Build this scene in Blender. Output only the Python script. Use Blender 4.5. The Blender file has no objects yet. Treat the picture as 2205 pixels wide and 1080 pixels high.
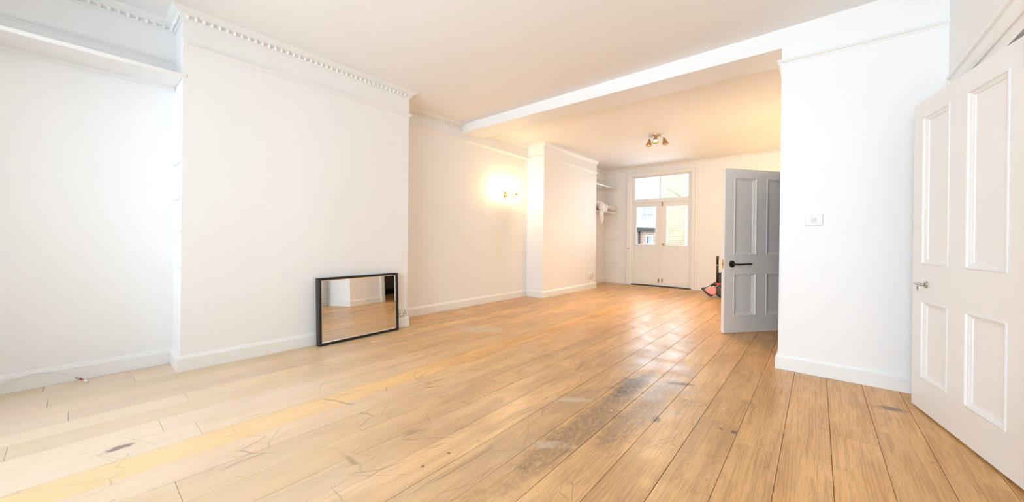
import bpy, bmesh, math, random
from mathutils import Vector, Matrix
random.seed(7)
R = math.radians
scene = bpy.context.scene
COL = scene.collection

# ------------------------------------------------------------------ camera
IMG_W = 2205.0
FOCAL_PX, CY = 788.0, 517.7
cam_d = bpy.data.cameras.new('camera')
cam_d.sensor_fit = 'HORIZONTAL'
cam_d.sensor_width = 36.0
cam_d.lens = 36.0 * FOCAL_PX / IMG_W
cam_d.shift_y = (CY - 540.0) / IMG_W
cam_d.clip_start = 0.03
cam = bpy.data.objects.new('camera', cam_d)
COL.objects.link(cam)
yaw, pitch, roll = R(39.89), R(-0.10), R(0.64)
fw = Vector((-math.sin(yaw) * math.cos(pitch), math.cos(yaw) * math.cos(pitch), math.sin(pitch)))
rt = Vector((math.cos(yaw), math.sin(yaw), 0))
up = rt.cross(fw)
r2 = rt * math.cos(roll) + up * math.sin(roll)
u2 = -rt * math.sin(roll) + up * math.cos(roll)
m = Matrix.Identity(4)
for i in range(3):
    m[i][0], m[i][1], m[i][2] = r2[i], u2[i], -fw[i]
m[2][3] = 1.08
cam.matrix_world = m
scene.camera = cam

# ------------------------------------------------------------------ world, windows' daylight, exposure
world = bpy.data.worlds.new('overcast_sky')
scene.world = world
world.use_nodes = True
bg = world.node_tree.nodes['Background']
bg.inputs[0].default_value = (0.84, 0.92, 1.0, 1)
bg.inputs[1].default_value = 3.6
WIN_F = [(-3.40, -2.20), (-2.05, -0.85), (-0.70, 0.50)]     # the front sash windows, behind the camera
WZ0, WZ1 = 0.45, 2.62
Y_FRONT = -1.6

def daylight(name, loc, sx, sz, rz, power):
    d = bpy.data.lights.new(name, 'AREA')
    d.shape = 'RECTANGLE'; d.size = sx; d.size_y = sz
    if power:
        d.energy = power
        d.color = (0.735, 0.845, 1.0)
    else:
        d.cycles.is_portal = True
    o = bpy.data.objects.new(name, d)
    COL.objects.link(o)
    o.location = loc
    o.rotation_euler = (R(90), 0, rz)
    return o
for a, b in WIN_F:
    daylight('window_daylight', ((a + b) / 2, Y_FRONT - 0.32, (WZ0 + WZ1) / 2), b - a, WZ1 - WZ0, 0, 82.0)
daylight('window_daylight', (-2.9, 9.28, 1.82), 1.4, 1.75, R(180), 58.0)

scene.view_settings.view_transform = 'Standard'
scene.view_settings.look = 'None'
scene.view_settings.gamma = 1.0
scene.view_settings.use_curve_mapping = False
scene.view_settings.exposure = 0.0
scene.cycles.max_bounces = 9
scene.cycles.diffuse_bounces = 6
scene.cycles.glossy_bounces = 4
scene.cycles.transparent_max_bounces = 12
scene.cycles.sample_clamp_indirect = 6.0
WARM = (1.0, 0.72, 0.37)

# ------------------------------------------------------------------ material helpers
MATS = {}
class NT:
    def __init__(self, name):
        self.m = bpy.data.materials.new(name)
        self.m.use_nodes = True
        self.t = self.m.node_tree
        self.bsdf = self.t.nodes['Principled BSDF']
        self.out = self.t.nodes['Material Output']
    def n(self, kind, **kw):
        nd = self.t.nodes.new(kind)
        for k, v in kw.items():
            setattr(nd, k, v)
        return nd
    def l(self, a, b):
        self.t.links.new(a, b)
    def val(self, sock, v):
        if hasattr(v, 'is_linked') or isinstance(v, bpy.types.NodeSocket):
            self.l(v, sock)
        else:
            sock.default_value = v
    def math(self, op, a, b=0.0, c=0.0, clamp=False):
        nd = self.n('ShaderNodeMath', operation=op, use_clamp=clamp)
        for i, v in enumerate((a, b, c)):
            self.val(nd.inputs[i], v)
        return nd.outputs[0]
    def mix(self, fac, a, b, blend='MIX'):
        nd = self.n('ShaderNodeMix', data_type='RGBA', blend_type=blend)
        self.val(nd.inputs[0], fac)
        for i, v in ((6, a), (7, b)):
            if isinstance(v, tuple) and len(v) == 3:
                v = (*v, 1)
            self.val(nd.inputs[i], v)
        return nd.outputs[2]
    def ramp(self, v, lo, hi, a=0.0, b=1.0, smooth=True):
        nd = self.n('ShaderNodeMapRange', interpolation_type='SMOOTHSTEP' if smooth else 'LINEAR')
        self.val(nd.inputs[0], v)
        for i, x in enumerate((lo, hi, a, b)):
            nd.inputs[1 + i].default_value = x
        return nd.outputs[0]
    def noise(self, vec, scale, detail=3.0, rough=0.5, dist=0.0):
        nd = self.n('ShaderNodeTexNoise')
        self.l(vec, nd.inputs['Vector'])
        nd.inputs['Scale'].default_value = scale
        nd.inputs['Detail'].default_value = detail
        nd.inputs['Roughness'].default_value = rough
        nd.inputs['Distortion'].default_value = dist
        return nd.outputs[0]
    def vmath(self, op, a, b):
        nd = self.n('ShaderNodeVectorMath', operation=op)
        for i, v in enumerate((a, b)):
            self.val(nd.inputs[i], v)
        return nd.outputs[0]
    def pos(self):
        return self.n('ShaderNodeNewGeometry').outputs['Position']
    def bump(self, h, strength=0.2, dist=0.002):
        nd = self.n('ShaderNodeBump')
        nd.inputs['Strength'].default_value = strength
        nd.inputs['Distance'].default_value = dist
        self.l(h, nd.inputs['Height'])
        self.l(nd.outputs[0], self.bsdf.inputs['Normal'])

def paint(name, col, rough, bump=0.12, var=0.02, scale=14.0, metal=0.0):
    t = NT(name)
    p = t.n('ShaderNodeTexCoord').outputs['Object']
    nz = t.noise(p, scale, 4.0)
    c2 = tuple(max(0, c - var) for c in col)
    t.l(t.mix(nz, tuple(min(1, c + var * 0.5) for c in col), c2), t.bsdf.inputs['Base Color'])
    t.bsdf.inputs['Roughness'].default_value = rough
    t.bsdf.inputs['Metallic'].default_value = metal
    if bump:
        t.bump(t.noise(p, scale * 12, 2.0), bump, 0.001)
    MATS[name] = t.m
    return t.m

def emit(name, col, strength):
    t = NT(name)
    t.bsdf.inputs['Base Color'].default_value = (0.9, 0.85, 0.75, 1)
    t.bsdf.inputs['Emission Color'].default_value = (*col, 1)
    t.bsdf.inputs['Emission Strength'].default_value = strength
    MATS[name] = t.m
    return t.m

def pane_mat(name):
    t = NT(name)
    tr = t.n('ShaderNodeBsdfTransparent')
    tr.inputs[0].default_value = (0.96, 0.98, 0.97, 1)
    gl = t.n('ShaderNodeBsdfGlossy')
    gl.inputs['Roughness'].default_value = 0.02
    lw = t.n('ShaderNodeFresnel'); lw.inputs[0].default_value = 1.45
    mx = t.n('ShaderNodeMixShader')
    t.l(lw.outputs[0], mx.inputs[0]); t.l(tr.outputs[0], mx.inputs[1]); t.l(gl.outputs[0], mx.inputs[2])
    t.l(mx.outputs[0], t.out.inputs[0])
    MATS[name] = t.m
    return t.m

paint('wall_paint', (0.86, 0.855, 0.845), 0.55, 0.0, 0.012, 6)
paint('ceiling_paint', (0.87, 0.86, 0.845), 0.7, 0.0, 0.01, 5)
paint('wood_paint', (0.85, 0.845, 0.83), 0.32, 0.05, 0.012, 9)
paint('door_paint', (0.82, 0.81, 0.80), 0.32, 0.06, 0.015, 9)
paint('hall_paint', (0.20, 0.17, 0.15), 0.7, 0.05, 0.02, 5)
paint('hall_door_paint', (0.035, 0.028, 0.025), 0.4, 0.05, 0.01, 9)
paint('black_wood', (0.013, 0.011, 0.011), 0.38, 0.15, 0.006, 20)
paint('black_metal', (0.03, 0.022, 0.018), 0.35, 0.05, 0.01, 30)
paint('black_plastic', (0.02, 0.018, 0.018), 0.35, 0.0, 0.005, 30)
paint('dark_grey_plastic', (0.075, 0.07, 0.062), 0.4, 0.0, 0.01, 30)
paint('pink_plastic', (0.80, 0.36, 0.36), 0.4, 0.0, 0.05, 20)
paint('red_plastic', (0.55, 0.08, 0.06), 0.35, 0.0, 0.05, 20)
paint('grey_plastic', (0.45, 0.44, 0.43), 0.4, 0.0, 0.03, 20)
paint('white_plastic', (0.80, 0.79, 0.77), 0.3, 0.0, 0.01, 30)
paint('switch_plastic', (0.74, 0.73, 0.72), 0.3, 0.0, 0.01, 30)
paint('slot_dark', (0.10, 0.09, 0.09), 0.6, 0.0, 0.01, 30)
paint('brass', (0.83, 0.58, 0.18), 0.25, 0.03, 0.05, 30, 1.0)
paint('chrome', (0.78, 0.78, 0.78), 0.16, 0.02, 0.03, 30, 1.0)
paint('steel', (0.55, 0.53, 0.50), 0.3, 0.02, 0.04, 30, 1.0)
paint('bronze', (0.50, 0.33, 0.17), 0.3, 0.03, 0.06, 30, 1.0)
paint('cable_white', (0.72, 0.71, 0.66), 0.45, 0.0, 0.02, 30)
paint('copper', (0.45, 0.18, 0.13), 0.4, 0.0, 0.05, 30, 0.6)
paint('dust_sheet', (0.78, 0.74, 0.76), 0.75, 0.3, 0.06, 9)
paint('slate', (0.13, 0.13, 0.12), 0.6, 0.2, 0.04, 12)
paint('render_white', (0.80, 0.80, 0.79), 0.7, 0.1, 0.03, 4)
paint('roof_felt', (0.42, 0.44, 0.41), 0.85, 0.1, 0.08, 4)
paint('foliage', (0.16, 0.24, 0.10), 0.7, 0.2, 0.07, 8)
paint('paving', (0.40, 0.38, 0.35), 0.9, 0.2, 0.06, 3)
pane_mat('clear_pane')
emit('bulb_glow', WARM, 440.0)
emit('halogen_glow', WARM, 2500.0)

def glass_dark():
    t = NT('house_pane')
    t.bsdf.inputs['Base Color'].default_value = (0.42, 0.47, 0.50, 1)
    t.bsdf.inputs['Roughness'].default_value = 0.08
    MATS['house_pane'] = t.m
glass_dark()
def mirror_mat():
    t = NT('mirror_silver')
    t.bsdf.inputs['Base Color'].default_value = (0.86, 0.86, 0.84, 1)
    t.bsdf.inputs['Metallic'].default_value = 1.0
    t.bsdf.inputs['Roughness'].default_value = 0.012
    MATS['mirror_silver'] = t.m
mirror_mat()

def brick_mat(name, c1, c2, mortar):
    t = NT(name)
    p = t.pos()
    sep = t.n('ShaderNodeSeparateXYZ'); t.l(p, sep.inputs[0])
    cmb = t.n('ShaderNodeCombineXYZ')
    t.l(t.math('ADD', sep.outputs[0], sep.outputs[1]), cmb.inputs[0]); t.l(sep.outputs[2], cmb.inputs[1])
    b = t.n('ShaderNodeTexBrick')
    t.l(cmb.outputs[0], b.inputs['Vector'])
    b.inputs['Color1'].default_value = (*c1, 1)
    b.inputs['Color2'].default_value = (*c2, 1)
    b.inputs['Mortar'].default_value = (*mortar, 1)
    b.inputs['Scale'].default_value = 1.0
    b.inputs['Brick Width'].default_value = 0.30
    b.inputs['Row Height'].default_value = 0.085
    b.inputs['Mortar Size'].default_value = 0.012
    t.l(t.mix(t.noise(p, 3.0, 4), b.outputs[0], mortar, 'MIX') if False else b.outputs[0], t.bsdf.inputs['Base Color'])
    t.bsdf.inputs['Roughness'].default_value = 0.9
    t.bump(b.outputs[1], 0.4, -0.01)
    MATS[name] = t.m
brick_mat('stock_brick', (0.62, 0.52, 0.34), (0.50, 0.41, 0.27), (0.62, 0.57, 0.47))
brick_mat('red_brick', (0.50, 0.30, 0.23), (0.40, 0.23, 0.18), (0.55, 0.50, 0.45))

# oak boards: each board tints the grain with its own object colour
def oak():
    t = NT('oak_floorboard')
    p = t.pos()
    oi = t.n('ShaderNodeObjectInfo')
    rnd = oi.outputs['Random']
    sep = t.n('ShaderNodeSeparateXYZ'); t.l(p, sep.inputs[0])
    X, Y = sep.outputs[0], sep.outputs[1]
    def coords(sx, sy, k):
        c = t.n('ShaderNodeCombineXYZ')
        t.l(t.math('MULTIPLY', X, sx), c.inputs[0])
        t.l(t.math('MULTIPLY_ADD', rnd, 31.0, t.math('MULTIPLY', Y, sy)), c.inputs[1])
        t.l(t.math('MULTIPLY', rnd, k), c.inputs[2])
        return c.outputs[0]
    cloud = t.noise(coords(5, 0.9, 40), 1.6, 3, 0.6)
    streak = t.noise(coords(52, 1.5, 60), 1.0, 3, 0.65)
    fine = t.noise(coords(220, 7.0, 80), 1.0, 3, 0.7)
    # cathedral figure
    wv = t.n('ShaderNodeTexWave', wave_type='BANDS', bands_direction='X')
    t.l(coords(15.0, 0.9, 20), wv.inputs['Vector'])
    wv.inputs['Scale'].default_value = 1.3
    wv.inputs['Distortion'].default_value = 15.0
    wv.inputs['Detail'].default_value = 2.5
    wv.inputs['Detail Scale'].default_value = 0.55
    col = t.mix(t.ramp(cloud, 0.3, 0.72), (0.74, 0.435, 0.190), (0.60, 0.325, 0.122))
    col = t.mix(t.math('MULTIPLY', t.ramp(streak, 0.48, 0.70), 0.50), col, (0.40, 0.200, 0.068))
    col = t.mix(t.math('MULTIPLY', t.ramp(fine, 0.48, 0.68), 0.62), col, (0.38, 0.205, 0.08))
    col = t.mix(t.math('MULTIPLY', t.math('MULTIPLY', t.ramp(wv.outputs[1], 0.60, 0.95), t.ramp(cloud, 0.40, 0.62)), 0.42), col, (0.36, 0.19, 0.075))
    # the trodden strip through the middle of the room
    warps = {}
    def blob(cx, cy, rx, ry, ang=0.0, edge=(0.55, 1.05), warp=0.5, ws=3.0):
        ws = 1.5 if ws < 2 else 5.0 if ws < 6 else 12.0 if ws < 15 else 34.0
        a = t.vmath('SUBTRACT', p, (cx, cy, 0.0))
        rot = t.n('ShaderNodeVectorRotate', rotation_type='Z_AXIS')
        t.l(a, rot.inputs['Vector']); rot.inputs['Angle'].default_value = -ang
        s = t.vmath('MULTIPLY', rot.outputs[0], (1 / rx, 1 / ry, 1.0))
        ln = t.n('ShaderNodeVectorMath', operation='LENGTH'); t.l(s, ln.inputs[0])
        if ws not in warps:
            warps[ws] = t.noise(p, ws, 3.0, 0.6)
        nz = warps[ws]
        d = t.math('MULTIPLY_ADD', t.math('SUBTRACT', nz, 0.5), warp * 2, ln.outputs['Value'])
        return t.ramp(d, edge[0], edge[1], 1.0, 0.0)
    def mx(*ms):
        o = ms[0]
        for k in ms[1:]:
            o = t.math('MAXIMUM', o, k)
        return o
    painted_daylight = blob(-3.1, -0.7, 3.1, 3.0, 0.0, (0.15, 1.2), 0.25, 1.0)  # pale pool of window light painted into the near-left boards
    col = t.mix(t.math('MULTIPLY', painted_daylight, 0.80), col, (0.93, 0.745, 0.535))
    col = t.mix(1.0, col, oi.outputs['Color'], 'MULTIPLY')
    worn = blob(-1.30, 2.45, 1.05, 2.1, 0.10, (0.35, 1.2), 0.7, 1.3)
    grime = mx(blob(-1.05, 2.05, 0.11, 1.25, 0.0, (0.45, 1.15), 0.55, 4.0), blob(-0.85, 2.35, 0.11, 0.95, 0.0, (0.35, 1.15), 0.65, 4.0))
    dark = mx(blob(-1.06, 2.70, 0.115, 0.42, 0.0, (0.2, 1.15), 0.75, 9),
              blob(-0.80, 2.965, 0.11, 0.04, 0.5, (0.5, 1.1), 0.6, 25))
    speck = t.noise(coords(30, 12, 10), 2.2, 4, 0.75)
    col = t.mix(t.math('MULTIPLY', worn, t.ramp(cloud, 0.35, 0.70, 0.06, 0.42)), col, (0.36, 0.25, 0.17))
    col = t.mix(t.math('MULTIPLY', grime, t.ramp(speck, 0.34, 0.64, 0.30, 0.82)), col, (0.185, 0.115, 0.075))
    col = t.mix(t.math('MULTIPLY', dark, t.ramp(speck, 0.30, 0.58, 0.35, 0.92)), col, (0.060, 0.040, 0.033))
    # grey scuffs
    pale = mx(blob(-1.08, 1.62, 0.13, 0.05, 0.6, (0.2, 1.1), 0.8, 9), blob(-1.27, 2.18, 0.20, 0.05, 0.7, (0.2, 1.1), 0.8, 8),
              blob(-3.15, 3.15, 0.35, 0.22, 0.6, (0.3, 1.1), 0.7, 4))
    col = t.mix(t.math('MULTIPLY', pale, 0.5), col, (0.62, 0.53, 0.45))
    # black marks left by furniture
    marks = mx(blob(-0.355, 2.42, 0.022, 0.028, 0, (0.5, 1.0), 0.6, 40), blob(-0.42, 2.41, 0.016, 0.022, 0, (0.5, 1.0), 0.6, 40),
               blob(-0.745, 2.28, 0.03, 0.05, 0.4, (0.4, 1.1), 0.8, 30), blob(-3.43, 3.36, 0.03, 0.03, 0, (0.5, 1.0), 0.6, 30),
               blob(0.38, 3.45, 0.09, 0.05, 0.3, (0.3, 1.1), 0.9, 20), blob(-2.72, 0.15, 0.03, 0.075, 0.15, (0.4, 1.1), 0.9, 25),
               blob(-1.43, 1.07, 0.012, 0.012, 0, (0.5, 1.0), 0.4, 40), blob(-1.42, 1.22, 0.012, 0.012, 0, (0.5, 1.0), 0.4, 40))
    col = t.mix(t.math('MULTIPLY', marks, 0.75), col, (0.08, 0.06, 0.06))
    # thin scratches, in several directions, thickest where the boards are worn
    def scratches(ang, sx, sy, scale, w, lo, hi, seed):
        rot = t.n('ShaderNodeVectorRotate', rotation_type='Z_AXIS')
        t.l(p, rot.inputs['Vector']); rot.inputs['Angle'].default_value = ang
        if 'w' not in warps:
            wn = t.n('ShaderNodeTexNoise'); t.l(p, wn.inputs['Vector']); wn.inputs['Scale'].default_value = 2.2; wn.inputs['Detail'].default_value = 1.0
            warps['w'] = wn
        wn = warps['w']
        q = t.vmath('ADD', t.vmath('MULTIPLY', rot.outputs[0], (sx, sy, 0.0)), t.vmath('MULTIPLY', wn.outputs[1], (0.10, 0.10, 0)))
        q = t.vmath('ADD', q, (seed, seed * 1.7, 0))
        vo = t.n('ShaderNodeTexVoronoi', feature='DISTANCE_TO_EDGE')
        t.l(q, vo.inputs['Vector']); vo.inputs['Scale'].default_value = scale
        line = t.ramp(vo.outputs['Distance'], 0.0, w, 1.0, 0.0)
        gate = t.ramp(t.noise(t.vmath('ADD', p, (seed, 0, 0)), 2.6, 1), lo, hi)
        return t.math('MULTIPLY', line, gate)
    sc = mx(scratches(0.55, 1.0, 0.22, 4.2, 0.0075, 0.52, 0.60, 3.0), scratches(-0.35, 1.0, 0.20, 5.5, 0.0090, 0.53, 0.60, 9.0),
            scratches(0.12, 1.0, 0.15, 9.0, 0.0140, 0.51, 0.58, 15.0), scratches(1.15, 1.0, 0.25, 5.0, 0.0075, 0.54, 0.61, 21.0))
    allw = blob(-1.6, 2.2, 2.3, 3.2, 0.1, (0.4, 1.2), 0.5, 1.0)
    col = t.mix(t.math('MULTIPLY', sc, t.math('MULTIPLY_ADD', allw, 0.42, 0.05)), col, (0.16, 0.09, 0.055))
    # small dark dents and specks
    vd = t.n('ShaderNodeTexVoronoi'); t.l(t.vmath('MULTIPLY', p, (1.0, 0.45, 1.0)), vd.inputs['Vector']); vd.inputs['Scale'].default_value = 9.0
    wd = t.n('ShaderNodeTexWhiteNoise'); t.l(vd.outputs['Position'], wd.inputs['Vector'])
    dd = t.math('LESS_THAN', vd.outputs['Distance'], t.math('MULTIPLY', t.math('GREATER_THAN', wd.outputs[0], 0.45), t.math('MULTIPLY', wd.outputs[0], 0.045)))
    col = t.mix(t.math('MULTIPLY', dd, t.math('MULTIPLY_ADD', allw, 0.38, 0.08)), col, (0.14, 0.085, 0.055))
    # paint flecks
    vo = t.n('ShaderNodeTexVoronoi'); t.l(p, vo.inputs['Vector']); vo.inputs['Scale'].default_value = 3.4
    wh = t.n('ShaderNodeTexWhiteNoise'); t.l(vo.outputs['Position'], wh.inputs['Vector'])
    fl = t.math('LESS_THAN', vo.outputs['Distance'], t.math('MULTIPLY', t.math('GREATER_THAN', wh.outputs[0], 0.55), t.math('MULTIPLY', wh.outputs[0], 0.021)))
    col = t.mix(t.math('MULTIPLY', fl, 0.75), col, (0.85, 0.82, 0.78))
    t.l(col, t.bsdf.inputs['Base Color'])
    big = t.noise(p, 5.0, 2, 0.5)
    rg = t.math('ADD', t.ramp(big, 0.3, 0.7, 0.24, 0.37), t.math('MULTIPLY', fine, 0.10))
    t.l(t.math('ADD', rg, t.math('MULTIPLY', worn, 0.0)), t.bsdf.inputs['Roughness'])
    t.bsdf.inputs['Specular IOR Level'].default_value = 0.5
    fine_b = t.noise(coords(160, 6.0, 80), 1.0, 1, 0.6)
    t.bump(t.math('ADD', t.math('MULTIPLY', fine_b, 0.35), t.math('MULTIPLY', t.noise(p, 5.0, 1, 0.5), 0.6)), 0.35, 0.0025)
    MATS['oak'] = t.m
oak()
def subfloor():
    t = NT('subfloor_dark')
    t.bsdf.inputs['Base Color'].default_value = (0.07, 0.045, 0.03, 1)
    t.bsdf.inputs['Roughness'].default_value = 0.9
    MATS['subfloor'] = t.m
subfloor()

# ------------------------------------------------------------------ mesh helpers
class MB:
    def __init__(self):
        self.v, self.f = [], []
    def add(self, vs, fs):
        b = len(self.v)
        self.v += [tuple(x) for x in vs]
        self.f += [tuple(i + b for i in f) for f in fs]
        return self
    def box(self, x0, x1, y0, y1, z0, z1):
        vs = [(x, y, z) for z in (z0, z1) for y in (y0, y1) for x in (x0, x1)]
        return self.add(vs, [(0, 2, 3, 1), (4, 5, 7, 6), (0, 1, 5, 4), (2, 6, 7, 3), (0, 4, 6, 2), (1, 3, 7, 5)])
    def prism(self, poly, z0, z1):
        n = len(poly)
        vs = [(x, y, z0) for x, y in poly] + [(x, y, z1) for x, y in poly]
        fs = [(i, (i + 1) % n, n + (i + 1) % n, n + i) for i in range(n)]
        return self.add(vs, fs + [tuple(range(n))[::-1], tuple(range(n, 2 * n))])
    def tube(self, pts, rad, seg=10, cap=True):
        pts = [Vector(p) for p in pts]
        n = len(pts)
        rads = rad if isinstance(rad, (list, tuple)) else [rad] * n
        tan = [(pts[min(i + 1, n - 1)] - pts[max(i - 1, 0)]).normalized() for i in range(n)]
        ref = Vector((0, 0, 1)) if abs(tan[0].z) < 0.9 else Vector((1, 0, 0))
        vs, fs = [], []
        nrm = (ref - tan[0] * ref.dot(tan[0])).normalized()
        for i in range(n):
            nrm = (nrm - tan[i] * nrm.dot(tan[i])).normalized()
            bi = tan[i].cross(nrm)
            for k in range(seg):
                a = 2 * math.pi * k / seg
                vs.append(pts[i] + (nrm * math.cos(a) + bi * math.sin(a)) * rads[i])
        for i in range(n - 1):
            for k in range(seg):
                k2 = (k + 1) % seg
                fs.append((i * seg + k, i * seg + k2, (i + 1) * seg + k2, (i + 1) * seg + k))
        if cap:
            fs += [tuple(range(seg))[::-1], tuple(range((n - 1) * seg, n * seg))]
        return self.add(vs, fs)
    def lathe(self, prof, mat=None, seg=20):
        """prof: (radius, height) pairs about local z; mat places it."""
        mat = mat or Matrix.Identity(4)
        vs, fs = [], []
        for r_, h_ in prof:
            for k in range(seg):
                a = 2 * math.pi * k / seg
                vs.append(mat @ Vector((max(r_, 1e-5) * math.cos(a), max(r_, 1e-5) * math.sin(a), h_)))
        for i in range(len(prof) - 1):
            for k in range(seg):
                k2 = (k + 1) % seg
                fs.append((i * seg + k, i * seg + k2, (i + 1) * seg + k2, (i + 1) * seg + k))
        return self.add(vs, fs)
    def sweep(self, prof, path, side=1.0, caps=True):
        """prof: (out, z) pairs; path: 2-D points; 'out' is measured to the right of travel (side=1)."""
        n, P = len(path), [Vector(p) for p in path]
        offs = []
        for i in range(n):
            d1 = (P[i] - P[i - 1]).normalized() if i > 0 else None
            d2 = (P[i + 1] - P[i]).normalized() if i < n - 1 else None
            d1 = d1 or d2; d2 = d2 or d1
            n1, n2 = Vector((d1.y, -d1.x)) * side, Vector((d2.y, -d2.x)) * side
            b = (n1 + n2)
            b = b / max(1e-6, b.dot(n1)) if b.length > 1e-6 else n1
            offs.append(b)
        k = len(prof)
        vs = [(P[i].x + offs[i].x * o, P[i].y + offs[i].y * o, z) for i in range(n) for o, z in prof]
        fs = [(i * k + j, i * k + (j + 1) % k, (i + 1) * k + (j + 1) % k, (i + 1) * k + j) for i in range(n - 1) for j in range(k)]
        if caps:
            fs += [tuple(range(k)), tuple(range((n - 1) * k, n * k))[::-1]]
        return self.add(vs, fs)
    def rings(self, x0, x1, z0, z1, prof, mu, mz, sgn=-1.0, y=0.0):
        """a moulding round a rectangle in the xz plane: prof of (t inwards 0..1, height out)."""
        vs, fs = [], []
        for t_, h_ in prof:
            a, b = t_ * mu, t_ * mz
            vs += [(x0 + a, y + sgn * h_, z0 + b), (x1 - a, y + sgn * h_, z0 + b), (x1 - a, y + sgn * h_, z1 - b), (x0 + a, y + sgn * h_, z1 - b)]
        for i in range(len(prof) - 1):
            for k in range(4):
                k2 = (k + 1) % 4
                fs.append((i * 4 + k, i * 4 + k2, (i + 1) * 4 + k2, (i + 1) * 4 + k))
        return self.add(vs, fs)
    def build(self, name, mat, parent=None, smooth=False, bevel=0.0, seg=2):
        me = bpy.data.meshes.new(name)
        me.from_pydata(self.v, [], self.f)
        bm = bmesh.new(); bm.from_mesh(me)
        bmesh.ops.recalc_face_normals(bm, faces=bm.faces)
        bm.to_mesh(me); bm.free()
        me.materials.append(MATS[mat])
        if smooth:
            for p in me.polygons:
                p.use_smooth = True
        o = bpy.data.objects.new(name, me)
        COL.objects.link(o)
        if parent:
            o.parent = parent
        if bevel:
            b = o.modifiers.new('soft_edges', 'BEVEL')
            b.width = bevel; b.segments = seg; b.limit_method = 'ANGLE'
        return o

def empty(name, loc=(0, 0, 0), rot=(0, 0, 0)):
    o = bpy.data.objects.new(name, None)
    o.empty_display_size = 0.1
    COL.objects.link(o)
    o.location = loc; o.rotation_euler = rot
    return o
def tag(o, label=None, cat=None, group=None, kind=None):
    for k, v in (('label', label), ('category', cat), ('group', group), ('kind', kind)):
        if v:
            o[k] = v
    return o
def struct(o, label=None):
    return tag(o, label, kind='structure')
def copy_thing(o, parent=None):
    c = o.copy(); COL.objects.link(c)
    if parent:
        c.parent = parent
    for ch in [x for x in bpy.data.objects if x.parent == o]:
        copy_thing(ch, c)
    return c

# ------------------------------------------------------------------ plan of the room
YF = 9.0                       # far wall
XA, XC, XD, XE, XG = -4.24, -3.90, -4.335, -3.95, -4.345
YC0, YC1, YE0, YE1 = 0.548, 2.65, 5.635, 7.757
XR = 0.69                      # right wall of the near room
XS, YS = -0.255, 3.91          # stub wall: its end and its near face
Y_BEAM1 = 4.325
ZT = 3.05
LEFT = [(XA, Y_FRONT), (XA, YC0), (XC, YC0), (XC, YC1), (XD, YC1), (XD, YE0), (XE, YE0), (XE, YE1), (XG, YE1), (XG, YF)]
def ceil_z(x):
    return 2.885 + 0.01 * (x + 4.3)

# floor: subfloor slab + every board
struct(MB().box(-4.6, 2.1, Y_FRONT - 0.3, YF + 0.3, -0.16, -0.022).build('floor', 'subfloor'), 'worn oak board floor running the length of both rooms')
floor = bpy.data.objects['floor']
seams = [0.064 + 0.2025 * k for k in range(-14, 10)]
seams = [-4.45, -4.265, -4.08, -3.89, -3.70, -3.515, -3.335, -3.16, -2.965] + seams
known = {5: [-0.017], 6: [0.495], 7: [-0.21], 8: [0.325], 9: [0.458], 11: [1.70], 22: [], 23: [2.759], 18: [3.16]}
rb = random.Random(11)
def board_mesh(w, L):
    """a chamfered board, foot at its lower left corner."""
    g, c, t = 0.0010, 0.0014, 0.02
    x0, x1, y0, y1 = g, w - g, 0.0005, L - 0.0005
    vs = [(x0, y0, -t), (x1, y0, -t), (x1, y1, -t), (x0, y1, -t),
          (x0, y0, -c), (x1, y0, -c), (x1, y1, -c), (x0, y1, -c),
          (x0 + c, y0 + c, 0), (x1 - c, y0 + c, 0), (x1 - c, y1 - c, 0), (x0 + c, y1 - c, 0)]
    fs = [(0, 3, 2, 1), (8, 9, 10, 11)]
    for a in (0, 4):
        for k in range(4):
            k2 = (k + 1) % 4
            fs.append((a + k, a + k2, a + 4 + k2, a + 4 + k))
    me = bpy.data.meshes.new('floorboard')
    me.from_pydata(vs, [], fs)
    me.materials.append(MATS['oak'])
    return me
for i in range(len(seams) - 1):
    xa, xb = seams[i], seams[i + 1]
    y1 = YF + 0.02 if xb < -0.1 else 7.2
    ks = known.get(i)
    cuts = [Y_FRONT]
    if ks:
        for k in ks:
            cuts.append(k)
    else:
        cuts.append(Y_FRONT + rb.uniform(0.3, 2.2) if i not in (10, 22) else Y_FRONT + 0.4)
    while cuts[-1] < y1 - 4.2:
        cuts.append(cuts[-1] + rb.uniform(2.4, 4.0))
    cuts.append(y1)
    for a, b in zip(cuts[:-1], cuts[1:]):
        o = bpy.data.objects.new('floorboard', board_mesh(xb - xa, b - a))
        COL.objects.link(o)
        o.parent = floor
        o.location = (xa, a, rb.uniform(-0.0006, 0.0006))
        s = rb.uniform(0.86, 1.06)
        tint = [s * rb.uniform(0.98, 1.02), s, s * rb.uniform(0.93, 1.06)]
        if xa < -2.7:                       # boards along the chimney breast, window light tinted in as paler colour
            tint = [t_ * f_ for t_, f_ in zip(tint, (1.0, 1.05, 1.14))]
        elif -2.6 < xa < -2.5:
            tint = [1.08, 1.02, 0.82]       # the yellow board
        elif xa < -1.2:
            tint = [t_ * f_ for t_, f_ in zip(tint, (1.0, 1.01, 1.02))]
        if xa > -0.2:                       # warmer boards by the stub wall
            tint = [1.08 * s ** 0.5, 1.05 * s ** 0.5, 0.92 * s ** 0.5]
        o.color = (*tint, 1)

# walls
def wall_prof():
    back = [(-4.75, YF), (-4.75, Y_FRONT)]
    return LEFT + back
struct(MB().prism(wall_prof(), -0.05, ZT).build('wall_left', 'wall_paint'), 'white left wall with two chimney breasts and three recesses')

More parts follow.
